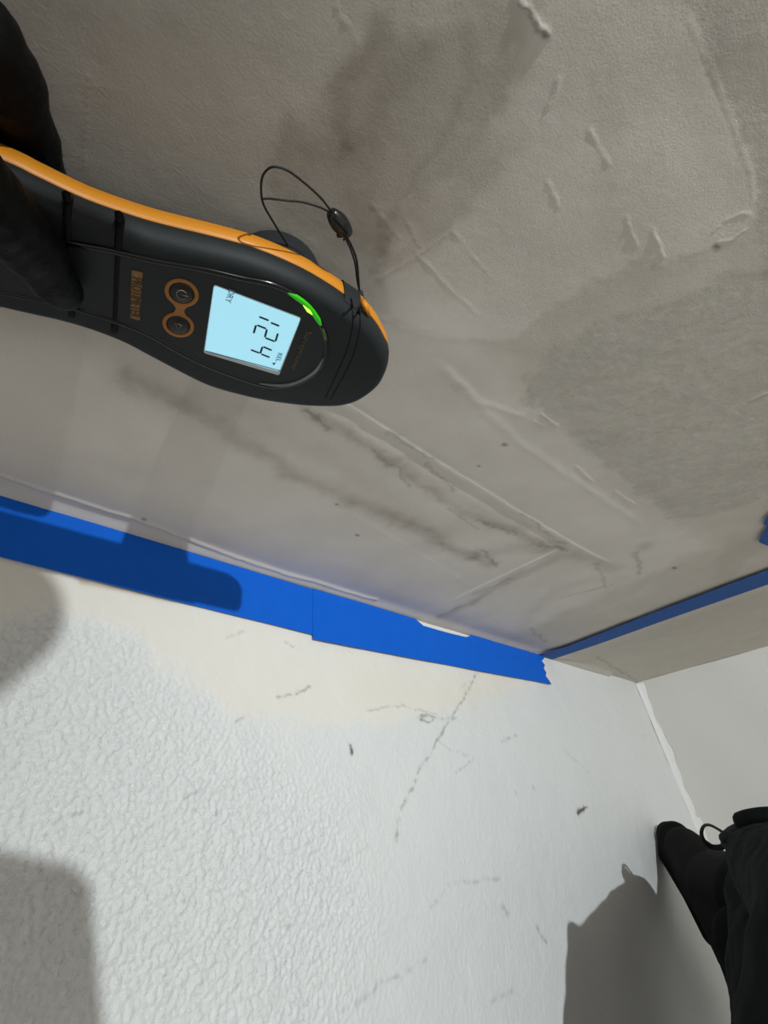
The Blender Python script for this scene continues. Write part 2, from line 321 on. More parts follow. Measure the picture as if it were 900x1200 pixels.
# ------------------------------------------------------------------ the white floor
def white_floor(P):
    n = len(P); x, y = P[:, 0], P[:, 1]; h = np.zeros(n)
    warp = np.stack([fbm(x * 50, y * 50, 111) - .5, fbm(x * 50, y * 50, 121) - .5], 1)
    warpf = np.stack([fbm(x * 260, y * 260, 131) - .5, fbm(x * 260, y * 260, 141) - .5], 1)
    Q = P + warp * .02 + warpf * .006; S = P + warp * .006 + warpf * .003
    near = (x > -1.45) & (y > -.65)
    def area(pts, soft, base=Q): return sstep(-soft, soft, poly_sd(base, F2(pts)))
    def line(pts, wmm, base=S): d, s = line_dist(base, F2(pts), wmm * .0035 + .003); return np.exp(-(d / (wmm * .001)) ** 2)
    cream = area([(-200, 600), (0, 640), (400, 700), (640, 768), (648, 800), (600, 805), (540, 822), (450, 848), (300, 846), (245, 815), (205, 785), (150, 740), (60, 715), (-30, 745), (-200, 700)], .012)
    peel = area([(-300, 690), (60, 715), (150, 745), (215, 800), (290, 860), (400, 950), (420, 1060), (380, 1250), (-300, 1250)], .06)
    peel = np.clip(.22 + .78 * peel, 0, 1) * (1 - .93 * cream)
    far = sstep(-.75, -.35, x); peel *= 1 - .55 * far
    grime = np.zeros(n)
    for pts, wd, a in [([(556, 792), (545, 815), (528, 842), (515, 862), (500, 890), (487, 915), (470, 950), (463, 985)], 2.4, .62), ([(560, 790), (535, 812)], 1.2, .3), ([(512, 868), (530, 880), (555, 888)], 1.4, .3), ([(490, 840), (500, 836), (509, 841), (500, 846), (491, 842)], 1.6, .8), ([(509, 841), (535, 842)], 1.8, .5),
                       ([(430, 832), (470, 826), (510, 836)], 1.4, .4), ([(325, 818), (345, 812), (363, 804)], 1.6, .65), ([(275, 845), (290, 836)], 1.6, .5), ([(265, 747), (285, 741)], 1.4, .35), ([(335, 752), (345, 758)], 1.5, .45),
                       ([(412, 874), (413, 884)], 2.2, .9), ([(676, 950), (684, 947)], 3.6, 1.1), ([(587, 868), (605, 862)], 2.2, .4), ([(535, 905), (556, 888)], 1.6, .35), ([(520, 1040), (535, 1034), (585, 1030)], 2, .38), ([(505, 1065), (520, 1045)], 2, .3),
                       ([(588, 1060), (594, 1070)], 3, .45), ([(630, 1088), (640, 1104)], 3, .55), ([(625, 920), (626, 924)], 2.4, .4), ([(604, 928), (606, 932)], 2.5, .4), ([(440, 1155), (470, 1140), (500, 1125)], 2, .35), ([(400, 1185), (440, 1160)], 1.8, .3),
                       ([(250, 948), (252, 952)], 1.3, .6), ([(312, 1003), (314, 1006)], 1.4, .6), ([(226, 948), (228, 950)], 1.2, .5), ([(45, 978), (52, 976)], 1.6, .8), ([(70, 958), (95, 950)], 1.3, .6), ([(55, 970), (65, 962)], 1.3, .6),
                       ([(215, 935), (240, 925)], 1.4, .4), ([(152, 1019), (154, 1022)], 1.2, .5), ([(212, 1055), (216, 1058)], 1.2, .45), ([(337, 1085), (339, 1090)], 1.5, .45), ([(660, 880), (690, 905)], 1.8, .22), ([(755, 862), (758, 866)], 3, .35), ([(400, 1010), (430, 990)], 1.6, .25),
                       ([(370, 740), (440, 780)], 1.2, .1), ([(150, 985), (240, 930), (330, 905)], 1.8, .10), ([(570, 1180), (600, 1160)], 2.4, .25)]:
        grime += .62 * a * line(pts, wd * .9, S) * sstep(.25, .7, fbm(x * 230, y * 230, 19)) * 1.5
    for pts, wd, a in [([(412, 875), (413, 883)], 1.9, .8), ([(677, 951), (681, 949)], 2.9, 1.0), ([(681, 948), (688, 946)], 1.5, .8), ([(492, 842), (500, 839)], 1.3, .5)]: grime += a * line(pts, wd, S)
    yellow = .5 * line([(420, 800), (560, 820), (600, 800)], 22, Q) + .25 * cream
    tan = line([(95, 683), (120, 687), (150, 693), (185, 700)], 2.0, P)
    # stipple: rolled-on paint bumps as real relief
    st = fbm(x * 560, y * 560, 151, 2); h += peel * .0017 * (sstep(.35, .75, st) - .3)
    h += (fbm(x * 14, y * 14, 161) - .5) * .003 * sstep(0, .03, -y) + (fbm(x * 90, y * 90, 171) - .5) * .0005 + .0006 * cream
    h = np.where(near, h, 0)
    return np.stack([x, y, h], 1), dict(cream=np.where(near, cream, 0), peel=np.where(near, peel, .3), grime=np.where(near, grime, 0), yellow=np.where(near, yellow, 0), tan=tan)
mt, nt, b = newmat('stippled white paint')
col = mixc(nt, noise(nt, 9), (.70, .735, .74), (.75, .765, .76))
col = mixc(nt, noise(nt, 40), col, (.76, .775, .77))
col = mixc(nt, mth(nt, 'MULTIPLY', attr(nt, 'cream'), .9), col, (.80, .785, .735))
col = mixc(nt, mth(nt, 'MULTIPLY', attr(nt, 'yellow'), .5), col, (.80, .735, .60))
col = mixc(nt, mth(nt, 'MULTIPLY', attr(nt, 'tan'), .6), col, (.52, .42, .28))
col = mixc(nt, mth(nt, 'MULTIPLY', attr(nt, 'grime'), .85), col, (.12, .115, .10))
nt.links.new(col, b.inputs['Base Color']); b.inputs['Roughness'].default_value = .5; b.inputs['Specular IOR Level'].default_value = .4
bp = N(nt, 'ShaderNodeBump'); bp.inputs['Distance'].default_value = .0008
nt.links.new(mth(nt, 'ADD', mth(nt, 'MULTIPLY', attr(nt, 'peel'), .9), .10), bp.inputs['Strength'])
nt.links.new(mth(nt, 'ADD', noise(nt, 800, 3, .6), mth(nt, 'MULTIPLY', noise(nt, 900, 2), .3)), bp.inputs['Height'])
nt.links.new(bp.outputs['Normal'], b.inputs['Normal']); M['floor'] = mt
grid_obj('floor', axis(-1.34, .06, .0013, -2.6, .6), axis(-.50, .002, .0013, -2.4, .002), white_floor, M['floor'], None)

# ------------------------------------------------------------------ the right wall and the caulked corner
EDGE_UP = (on_wall(900, 757) - Vector((0, 0, 0))).normalized()
EDGE_BACK = on_floor(815, 968).normalized()
mt, nt, b = newmat('light grey wall paint')
col = mixc(nt, noise(nt, 14), (.60, .595, .565), (.66, .65, .62)); col = mixc(nt, noise(nt, 700, 2), col, (.56, .55, .52))
nt.links.new(col, b.inputs['Base Color']); b.inputs['Roughness'].default_value = .7
bp = N(nt, 'ShaderNodeBump'); bp.inputs['Distance'].default_value = .0008; bp.inputs['Strength'].default_value = .5
nt.links.new(noise(nt, 330, 4), bp.inputs['Height']); nt.links.new(bp.outputs['Normal'], b.inputs['Normal']); M['side'] = mt
nrm = EDGE_BACK.cross(EDGE_UP).normalized(); nrm = nrm if nrm.x < 0 else -nrm
vs_, fs_ = [], []; na, nb = 60, 60
for j in range(nb + 1):
    for i in range(na + 1):
        s, t = 2.4 * (i / na) ** 2, 2.3 * (j / nb) ** 2
        hh = .0012 * (math.sin(s * 31 + t * 11) + math.sin(t * 43 - s * 17)) * (s * t > 0)
        vs_.append(EDGE_BACK * s + EDGE_UP * t + nrm * hh)
for j in range(nb):
    for i in range(na): k = j * (na + 1) + i; fs_.append((k, k + 1, k + na + 2, k + na + 1))
o = struct(mesh_obj('wall_right', vs_, fs_, M['side'])); sol = o.modifiers.new('s', 'SOLIDIFY'); sol.thickness = .05
o.data.update()
if o.data.polygons[0].normal.dot(nrm) < 0: o.data.flip_normals()
sol.offset = -1

# caulk: a concave bead along the floor joint of the right wall, feathered onto the wall
M['caulk'] = simple('white caulk', (.74, .745, .73), .5, 120, .3, .04, .4, .001)
bm = bmesh.new(); prev = None
for i in range(90):
    s = 1.2 * (i / 89) ** 1.4 + .003
    hg = .012 + .0025 * math.sin(s * 47 + 1) + .0012 * math.sin(s * 140)
    p = EDGE_BACK * s; inw = (nrm - Vector((0, 0, nrm.z))).normalized()
    row = [p + inw * .006 + Vector((0, 0, .0006))]
    for k in range(1, 6):
        q = k / 6; row.append(p + inw * (.006 * (1 - q) ** 2 + .0012) + EDGE_UP * (hg * q * q + .0012) + nrm * .0006)
    row.append(p + EDGE_UP * hg + nrm * .0018); row.append(p + EDGE_UP * (hg + .001) - nrm * .001)
    row = [bm.verts.new(v) for v in row]
    if prev:
        for k in range(len(row) - 1): bm.faces.new((prev[k], prev[k + 1], row[k + 1], row[k]))
    prev = row
struct(bm_obj('trim_1', bm, M['caulk']))

# ------------------------------------------------------------------ blue masking tape
def tape_mat(name, c):
    mt, nt, b = newmat(name); tc = N(nt, 'ShaderNodeTexCoord')
    col = mixc(nt, noise(nt, 60), tuple(v * .9 for v in c), tuple(v * 1.08 for v in c)); col = mixc(nt, mth(nt, 'MULTIPLY', noise(nt, 1500, 2), .3), col, tuple(v * .75 for v in c))
    nt.links.new(col, b.inputs['Base Color']); b.inputs['Roughness'].default_value = .6; b.inputs['Specular IOR Level'].default_value = .15
    bp = N(nt, 'ShaderNodeBump'); bp.inputs['Distance'].default_value = .0003; bp.inputs['Strength'].default_value = .35
    nt.links.new(noise(nt, 700, 2), bp.inputs['Height']); nt.links.new(bp.outputs['Normal'], b.inputs['Normal']); return mt
M['tape'] = tape_mat('blue crepe tape', (.004, .125, .66))
M['tape2'] = tape_mat('blue crepe tape, worn', (.016, .095, .36))  # darker blue for the two strips on the wall
def tape(name, top, bot, n, plane, lift, mat, label, endcut=None, thick=.0003, wave=0.0):
    """a strip between two photo polylines, laid on the floor or the wall"""
    put = (lambda p, h: on_floor(*p, h)) if plane == 'floor' else (lambda p, h: on_wall(*p, -h))
    up = Vector((0, 0, 1)) if plane == 'floor' else Vector((0, -1, 0))
    A = [put(p, 0) for p in top]; B = [put(p, 0) for p in bot]
    def samp(L, n):
        d = [0]
        for a, c in zip(L, L[1:]): d.append(d[-1] + (c - a).length)
        out = []
        for i in range(n):
            t = d[-1] * i / (n - 1); k = 0
            while k < len(L) - 2 and d[k + 1] < t: k += 1
            out.append(L[k].lerp(L[k + 1], (t - d[k]) / max(d[k + 1] - d[k], 1e-9)))
        return out
    A, B = samp(A, n), samp(B, n); m_ = 9; bm = bmesh.new(); g = []
    for i in range(n):
        row = []
        for k in range(m_):
            p = A[i].lerp(B[i], k / (m_ - 1))
            if endcut and i == n - 1: p = p + (A[-1] - A[-2]).normalized() * endcut[k % len(endcut)]
            p = p + up * (lift + wave * (math.sin(i * .9 + k * .7) + 1) * .5)
            row.append(bm.verts.new(p))
        g.append(row)
    fs = [bm.faces.new((g[i][k], g[i][k + 1], g[i + 1][k + 1], g[i + 1][k])) for i in range(n - 1) for k in range(m_ - 1)]
    r = bmesh.ops.extrude_face_region(bm, geom=fs)
    for v in r['geom']:
        if isinstance(v, bmesh.types.BMVert): v.co += up * thick
    o = bm_obj(name, bm, mat, smooth=False); o['label'] = label; o['category'] = 'tape'; o['group'] = 'blue masking tape strips'
    return o
tape('masking_tape', [(-140, 537), (0, 583), (165, 632), (365, 692), (420, 707)], [(-140, 620), (0, 655), (180, 700), (365, 745), (432, 761)], 90, 'floor', .0030, M['tape'],
     'long blue masking tape strip on the white floor, half in the meter shadow')
tape('masking_tape', [(364, 691), (440, 713), (486, 727), (492, 734), (520, 742), (545, 748), (550, 745), (590, 756), (632, 767)], [(364, 750), (420, 761), (500, 776), (570, 789), (640, 802)], 60, 'floor', .0036, M['tape'],
     'bright blue masking tape piece overlapping the long strip, with torn serrated end', endcut=[.003, .008, -.004, .004, -.003, .003, -.002, .006, .012])
tape('masking_tape', [(628, 764.5), (660, 756), (760, 717), (900, 664), (960, 640)], [(646, 770), (700, 752), (780, 723), (900, 681), (960, 661)], 50, 'wall', .0042, M['tape2'],
     'narrow blue masking tape line running up the grey wall beside the corner')
tape('masking_tape', [(960, 560), (920, 585), (896, 603)], [(960, 590), (930, 612), (905, 640)], 14, 'wall', .0035, M['tape2'],
     'torn blue masking tape end on the grey wall at right photo edge', endcut=[.0, .006, .001, .012, .018, .014, .009, .004, 0])

# ------------------------------------------------------------------ the moisture meter, its sensor against the grey wall
YF = -0.052                                    # front face
TIP = on_wall(455, 425, YF); TAIL = on_wall(0, 290, YF)
U = (TIP - TAIL).normalized(); V = Vector((U.z, 0, -U.x)); V = V if V.z < 0 else -V; Wd = Vector((0, 1, 0))
def loc(px, py, w_=0.0):
    p = on_wall(px, py, YF + w_) - TIP; return (p.dot(U), p.dot(V))
def L3(u, v, w_): return TIP + U * u + V * v + Wd * w_
meter = thing('moisture_meter', 'black and orange handheld moisture meter with lit blue display, held against the grey wall', 'meter', TIP)
WO = .0105
upper = [loc(*p, WO) for p in [(0, 186), (40, 205), (100, 233), (160, 254), (200, 265), (250, 277), (300, 291), (350, 312), (385, 332), (408, 348), (425, 360), (441, 378), (451, 396)]]
lower = [loc(*p, .008) for p in [(0, 353), (85, 373), (139, 392), (174, 410), (219, 434), (245, 446), (275, 455), (310, 463), (350, 468.5), (378, 470), (400, 469), (422, 462), (443, 446), (453, 428), (456, 410)]]
ext = lambda a, b_: (a[0] - .05, a[1] - (b_[1] - a[1]) / (b_[0] - a[0]) * .05 * .5)
tail_u = ext(upper[0], upper[1]); tail_l = ext(lower[0], lower[1])
tailcap = [(tail_l[0] - .006, tail_l[1] - .004), (tail_l[0] - .012, tail_l[1] * .4 + tail_u[1] * .6 + .01), (tail_u[0] - .006, tail_u[1] + .006)]
path = [tail_u] + upper + lower[::-1] + [tail_l] + tailcap
def closed_spline(pts, n):
    P = [Vector((p[0], p[1], 0)) for p in pts]; k = len(P); dense = []
    for i in range(k):
        a, b_, c, d = P[i - 1], P[i], P[(i + 1) % k], P[(i + 2) % k]
        for j in range(8):
            t = j / 8; dense.append(0.5 * ((2 * b_) + (c - a) * t + (2 * a - 5 * b_ + 4 * c - d) * t * t + (3 * b_ - a - 3 * c + d) * t ** 3))
    ds = [0]
    for i in range(len(dense)): ds.append(ds[-1] + (dense[(i + 1) % len(dense)] - dense[i]).length)
    out = []; i = 0
    for q in range(n):
        t = ds[-1] * q / n
        while ds[i + 1] < t: i += 1
        out.append(dense[i].lerp(dense[(i + 1) % len(dense)], (t - ds[i]) / max(ds[i + 1] - ds[i], 1e-9)))
    return out
OUT = closed_spline(path, 220); nO = len(OUT)
area2 = sum(OUT[i].x * OUT[(i + 1) % nO].y - OUT[(i + 1) % nO].x * OUT[i].y for i in range(nO)); sg = 1 if area2 > 0 else -1
NRM = []
for i in range(nO):
    t = OUT[(i + 3) % nO] - OUT[i - 3]; NRM.append(Vector((t.y, -t.x, 0)).normalized() * sg)   # outward
def ring(bm, off, w_): return [bm.verts.new(L3(OUT[i].x + NRM[i].x * off, OUT[i].y + NRM[i].y * off, w_)) for i in range(nO)]
def loft(bm, layers, cap0=True, cap1=True):
    R_ = [ring(bm, o_, w_) for o_, w_ in layers]
    for A_, B_ in zip(R_, R_[1:]):
        for i in range(nO): bm.faces.new((A_[i], A_[(i + 1) % nO], B_[(i + 1) % nO], B_[i]))
    if cap0: bm.faces.new(R_[0])
    if cap1: bm.faces.new(R_[-1][::-1])
bm = bmesh.new(); loft(bm, [(-.0058, 0), (-.0044, .0004), (-.0030, .0012), (-.0016, .0028), (-.0006, .0050), (-.0001, .0075), (0, WO)])
bm_obj('front_shell', bm, M['rubber'], meter)
bm = bmesh.new(); loft(bm, [(-.0008, WO + .0002), (.0002, WO + .0006), (.0004, WO + .0045), (.0002, WO + .0092), (-.0012, WO + .0098)])
strip = bm_obj('side_strip', bm, M['orange'], meter); strip['label'] = 'orange strip around the side'
bm = bmesh.new(); loft(bm, [(-.0006, WO + .0096), (-.0004, WO + .0106), (-.0040, WO + .0155), (-.0110, WO + .0185)])
bm_obj('back_shell', bm, M['rubber'], meter)
# sensor pod on the back, touching the wall
su, sv = loc(334, 298, .034); bm = bmesh.new(); rows = []
for rr, ww in [(.0205, .024), (.0195, .034), (.018, .042), (.015, .0475), (.010, .0502), (.002, .0508)]:
    rows.append([bm.verts.new(L3(su + rr * 1.15 * math.cos(q), sv + .012 + rr * math.sin(q), ww)) for q in [k * math.pi / 18 for k in range(36)]])
for A_, B_ in zip(rows, rows[1:]):
    for k in range(36): bm.faces.new((A_[k], A_[(k + 1) % 36], B_[(k + 1) % 36], B_[k]))
bm.faces.new(rows[-1])
bm_obj('sensor_pod', bm, M['rubber'], meter)
# cap collar round the head: an orange-less dark band with two recessed seams
def loc_line(pts, n, w_=0.0): return [L3(*loc(*p, w_), w_) for p in [tuple(q) [:2] for q in spline([Vector((a, b_, 0)) for a, b_ in pts], n)]]
bm = bmesh.new()
def profile_pts(pxs, n=40):
    """run a photo line over the face and down the bevel on both ends"""
    out = []
    for u, v in [loc(*p, 0) for p in pxs]: out.append((u, v))
    q = [Vector((a, b_, 0)) for a, b_ in out]; return spline(q, n)
def face_w(u, v):
    """depth of the shell surface at (u, v)"""
    d = min((OUT[i] - Vector((u, v, 0))).length for i in range(nO))
    prof = [(0, WO), (.0001, .0075), (.0006, .0050), (.0016, .0028), (.0030, .0012), (.0044, .0004), (.0058, 0)]
    for (a, wa), (b_, wb) in zip(prof, prof[1:]):
        if d <= b_: return wa + (wb - wa) * (d - a) / (b_ - a)
    return 0.0
def seam(pxs, r, name, mat, n=48):
    bm = bmesh.new(); pts = []
    for q in profile_pts(pxs, n): pts.append(L3(q.x, q.y, face_w(q.x, q.y) + r * (.65 if r < .001 else .25)))
    tube(bm, pts, r, 6); return bm_obj(name, bm, mat, meter)
seam([(411.5, 351), (414, 371), (410, 398), (401, 424), (381, 467)], .00055, 'cap_seam', M['seamline'])
seam([(421, 362), (422.5, 378), (418, 402), (409, 428), (387, 469)], .00055, 'cap_seam', M['seamline'])
seam([(77, 229), (78, 260), (80, 290), (83, 330), (84, 371)], .0016, 'grip_groove', M['seamline'])
seam([(139, 252), (139, 275), (138, 300), (136, 345), (134, 389)], .0017, 'grip_groove', M['seamline'])
# dark collar crossing the orange strip at the cap seam
ia = min(range(nO), key=lambda i: (OUT[i] - Vector((*loc(404, 346, WO), 0))).length); ib = min(range(nO), key=lambda i: (OUT[i] - Vector((*loc(420, 357.5, WO), 0))).length)
ids = list(range(min(ia, ib), max(ia, ib) + 1)); bm = bmesh.new(); rows = []
for o_, w_ in [(-.0002, .0055), (.0003, .0072), (.0011, WO), (.0012, WO + .0090), (.0004, WO + .0105), (-.002, WO + .0110)]:
    rows.append([bm.verts.new(L3(OUT[i].x + NRM[i].x * o_, OUT[i].y + NRM[i].y * o_, w_)) for i in ids])
for A_, B_ in zip(rows, rows[1:]):
    for k in range(len(ids) - 1): bm.faces.new((A_[k], A_[k + 1], B_[k + 1], B_[k]))
bm_obj('cap_collar', bm, M['rubber'], meter)
# face panel inside its gloss black groove
panel_px = [(-40, 262), (0, 270), (50, 279), (85, 285), (133, 294), (180, 305), (235, 315), (283, 326), (318, 333), (345, 345), (364, 362), (376, 381), (382, 400), (380, 419), (369, 436), (350, 448), (327, 452.5), (303, 449.5), (263, 436), (232, 423), (203, 408), (174, 391), (130, 374), (85, 360), (40, 350), (0, 342), (-40, 333)]
pan = closed_spline([loc(*p, 0) for p in panel_px], 160)
bm = bmesh.new()
cen = sum((Vector(p) for p in pan), Vector()) / len(pan)
def inset(p, d): return p + (cen - p).normalized() * d
r0 = [bm.verts.new(L3(p.x, p.y, .0008)) for p in pan]; r1 = [bm.verts.new(L3(p.x, p.y, -.0004)) for p in pan]; r2 = [bm.verts.new(L3(*inset(p, .0008)[:2], -.0008)) for p in pan]
for A_, B_ in ((r0, r1), (r1, r2)):
    for i in range(len(pan)): bm.faces.new((A_[i], A_[(i + 1) % len(pan)], B_[(i + 1) % len(pan)], B_[i]))
bm.faces.new(r2); bm_obj('face_panel', bm, M['panel'], meter, smooth=False)
bm = bmesh.new(); tube(bm, [L3(p.x, p.y, -.0001) for p in pan], .0014, 8, True); bm_obj('panel_groove', bm, M['groove'], meter)
WP = -.0009
def slab(name, uv, w0, w1, mat, parent):
    bm = bmesh.new(); a = [bm.verts.new(L3(u, v, w0)) for u, v in uv]; c = [bm.verts.new(L3(u, v, w1)) for u, v in uv]
    n = len(uv)
    for i in range(n): bm.faces.new((a[i], a[(i + 1) % n], c[(i + 1) % n], c[i]))
    bm.faces.new(a[::-1]); bm.faces.new(c); return bm_obj(name, bm, mat, parent, smooth=False)
# display
def round_poly(c, r=.0012, n=4):
    out = []
    for i, p in enumerate(c):
        p = Vector(p); a = (Vector(c[i - 1]) - p).normalized(); b_ = (Vector(c[(i + 1) % len(c)]) - p).normalized()
        for k in range(n + 1):
            t = k / n; out.append(tuple((p + a * r) * (1 - t) ** 2 + p * 2 * t * (1 - t) + (p + b_ * r) * t * t))
    return out
scr_px = [(251, 334), (352, 372.5), (327, 434.5), (240, 410)]
SC = [loc(*p, WP) for p in scr_px]
rim = [loc(*p, WP) for p in [(250.5, 333), (353, 372), (327, 439.5), (238.5, 413)]]
display = slab('display', round_poly(SC), WP + .0005, WP - .0006, M['lcd'], meter); display['label'] = 'backlit pale blue display'
slab('display_rim', round_poly(rim), WP + .0005, WP - .0003, M['lcdrim'], display)
WS = WP - .00068
def seg(a, b_, wd, mat, name='digit_segment'):
    a, b_ = Vector(a), Vector(b_); t = (b_ - a).normalized(); s = Vector((-t.y, t.x)) * wd; k = t * wd
    slab(name, [tuple(a), tuple(a + k + s), tuple(b_ - k + s), tuple(b_), tuple(b_ - k - s), tuple(a + k - s)], WS + .0001, WS, mat, display)
c3 = lambda x, y: loc(230 + x / 3.75, 310 + y / 3.75, WS)
for a, b_ in [((275, 229), (320, 247)), ((326, 255), (366, 271)), ((263, 266), (252, 303)), ((266, 266), (309, 283)), ((311, 284), (301, 321)), ((302, 322), (346, 339)), ((359, 302), (348, 339)),
              ((238, 374), (279, 390)), ((284, 393), (324, 409)), ((291, 361), (281, 392)), ((293, 361), (333, 378))]:
    seg(c3(*a), c3(*b_), .00048, M['seg'])
def text(name, s, px0, px1, size_px, mat, parent, w_, thick=.0001):
    """lettering that reads from photo point px0 to px1, letter tops towards the head of the meter"""
    cu = bpy.data.curves.new(name, 'FONT'); cu.body = s; cu.align_x = 'LEFT'; cu.align_y = 'CENTER'; cu.resolution_u = 3
    to = bpy.data.objects.new(name, cu); C.objects.link(to); bpy.context.view_layer.update()
    me = bpy.data.meshes.new_from_object(to.evaluated_get(bpy.context.evaluated_depsgraph_get())); bpy.data.objects.remove(to)
    a = Vector(loc(*px0, w_)); b_ = Vector(loc(*px1, w_)); d = b_ - a; t = d.normalized(); upv = Vector((-t.y, t.x)); upv = upv if upv.x > 0 else -upv
    xs = [v.co.x for v in me.vertices]; x0, x1 = min(xs), max(xs); ys = [v.co.y for v in me.vertices]; y0, y1 = min(ys), max(ys)
    for v in me.vertices:
        q = a + d * ((v.co.x - x0) / (x1 - x0)) + upv * (((v.co.y - y0) / (y1 - y0) - .5) * size_px)
        v.co = L3(q.x, q.y, w_)
    bm = bmesh.new(); bm.from_mesh(me); bpy.data.meshes.remove(me)
    r = bmesh.ops.extrude_face_region(bm, geom=list(bm.faces))
    for g in r['geom']:
        if isinstance(g, bmesh.types.BMVert): g.co -= Wd * thick
    return bm_obj(name, bm, mat, parent, smooth=False)
text('display_lettering', 'DRY', (272, 340), (267, 354.5), .0026, M['segpale'], display, WS)
text('display_lettering', 'REL', (328.5, 414), (325.5, 424), .0022, M['segpale'], display, WS)
tri = [c3(333, 432), c3(341, 444), c3(350, 432)]
slab('display_arrow', tri, WS + .0001, WS, M['segpale'], display)
seg(c3(42, 380), c3(372, 468), .00022, M['seg'], 'display_line')
# two buttons with an orange figure-of-eight ring
BT = []
for (cx, cy), (ex, ey) in (((213, 343.5), (234.5, 348)), ((209, 381), (229, 384))):
    c = Vector(loc(cx, cy, WP)); r_ = (Vector(loc(ex, ey, WP)) - c).length * .93; BT.append((c, r_))
for k, (c, r_) in enumerate(BT):
    bm = bmesh.new(); rows = []
    for rr, ww in [(1.0, 0), (.97, -.0004), (.80, -.0005), (.74, -.0001), (.74, .0008)]:
        rows.append([bm.verts.new(L3(c.x + r_ * rr * math.cos(q), c.y + r_ * rr * math.sin(q), WP + ww)) for q in [j * math.pi / 20 for j in range(40)]])
    for A_, B_ in zip(rows, rows[1:]):
        for j in range(40): bm.faces.new((A_[j], A_[(j + 1) % 40], B_[(j + 1) % 40], B_[j]))
    rg = bm_obj('button_ring', bm, M['ring'], meter); 
    if k == 0: rg['label'] = 'orange ring round the power button'
    bm = bmesh.new(); rows = []
    for rr, ww in [(.74, .0006), (.72, -.0002), (.60, -.0006), (.3, -.0009), (.02, -.0010)]:
        rows.append([bm.verts.new(L3(c.x + r_ * rr * math.cos(q), c.y + r_ * rr * math.sin(q), WP + ww)) for q in [j * math.pi / 16 for j in range(32)]])
    for A_, B_ in zip(rows, rows[1:]):
        for j in range(32): bm.faces.new((A_[j], A_[(j + 1) % 32], B_[(j + 1) % 32], B_[j]))
    bm.faces.new(rows[-1]); btn = bm_obj('button', bm, M['button'], meter)
    btn['label'] = 'round black power button' if k == 0 else 'round black triangle button'
    bm = bmesh.new(); s = r_ * .30; wi = WP - .0011
    if k == 0:
        tube(bm, [L3(c.x + s * math.cos(q), c.y + s * math.sin(q), wi) for q in [math.radians(38 + j * 284 / 20) for j in range(21)]], .00022, 6)
        tube(bm, [L3(c.x + s * .1, c.y, wi), L3(c.x + s * 1.25, c.y, wi)], .00022, 6)
    else:
        T3 = [L3(c.x + s * 1.0 * a, c.y + s * b_, wi) for a, b_ in ((.62, -.62), (-.70, -.75), (.05, .95))]
        tube(bm, T3, .00022, 6, True)
    bm_obj('button_icon', bm, M['icon'], btn)
# bridge where the rings meet
mid = (BT[0][0] * BT[1][1] + BT[1][0] * BT[0][1]) / (BT[0][1] + BT[1][1]); dv = (BT[1][0] - BT[0][0]).normalized(); du = Vector((-dv.y, dv.x))
q_ = [mid + dv * a * .0026 + du * b_ * .0030 for a, b_ in ((-1, -1), (-.3, -.62), (.3, -.62), (1, -1), (1, 1), (.3, .62), (-.3, .62), (-1, 1))]
slab('ring_bridge', [tuple(p) for p in q_], WP, WP - .0004, M['ring'], meter)
# maker's plate and model lettering
plate = slab('name_plate', round_poly([loc(*p, WP) for p in [(154.5, 316), (167.5, 319), (164, 375.5), (152.5, 372)]], .0006), WP + .0003, WP - .0002, M['logo'], meter)
plate['label'] = 'dull gold name plate'
text('plate_lettering', 'PROTIMETER', (161.2, 326), (158.3, 372), .0042, M['ink'], plate, WP - .0003)
slab('plate_mark', [loc(*p, WP - .0003) for p in [(157, 320.5), (161, 319), (161.5, 324.5), (159.5, 325)]], WP - .0001, WP - .0003, M['icon'], plate)
text('model_lettering', 'Surveymaster', (361.5, 388), (343, 433), .0032, M['faint'], meter, WP - .0001)
# light guide: lit green above, dull grey below
def arc(pxs, r, name, mat, label=None):
    bm = bmesh.new(); pts = [L3(*loc(q.x, q.y, WP), WP) for q in spline([Vector((a, b_, 0)) for a, b_ in pxs], 30)]
    n = len(pts); tube(bm, pts, [r * min(1, .45 + 3 * min(i, n - 1 - i) / n) for i in range(n)], 8); o = bm_obj(name, bm, mat, meter)
    if label: o['label'] = label
    return o
arc([(337, 342.5), (350, 350), (362, 360), (371, 372), (376, 381)], .0013, 'light_strip', M['led'], 'lit green light strip')
bm = bmesh.new(); q = [L3(*loc(*p, WP), WP - .0007) for p in ((355, 355.5), (366, 367))]; capsule(bm, q[0], q[0].lerp(q[1], .6), .0003, .0010); capsule(bm, q[0].lerp(q[1], .6), q[1], .0010, .0004)
bm_obj('light_lamp', bm, M['ledhot'], meter)
arc([(377, 383), (380, 391), (382, 401)], .0007, 'light_strip', simple('dim green guide', (.05, .13, .02), .2))
arc([(379, 420), (369, 435), (350, 447), (330, 451.5), (304, 449.5)], .0009, 'light_guide', M['clear'], 'unlit grey light guide')
# cord eyelet on the head
bm = bmesh.new(); e = L3(*loc(425, 356, WO), WO + .002)
tube(bm, [e, e + (at(431, 364, .26) - e) * .55, at(432, 369, .268)], [.0017, .0016, .0010], 8); bm_obj('cord_eyelet', bm, M['orange'], meter)

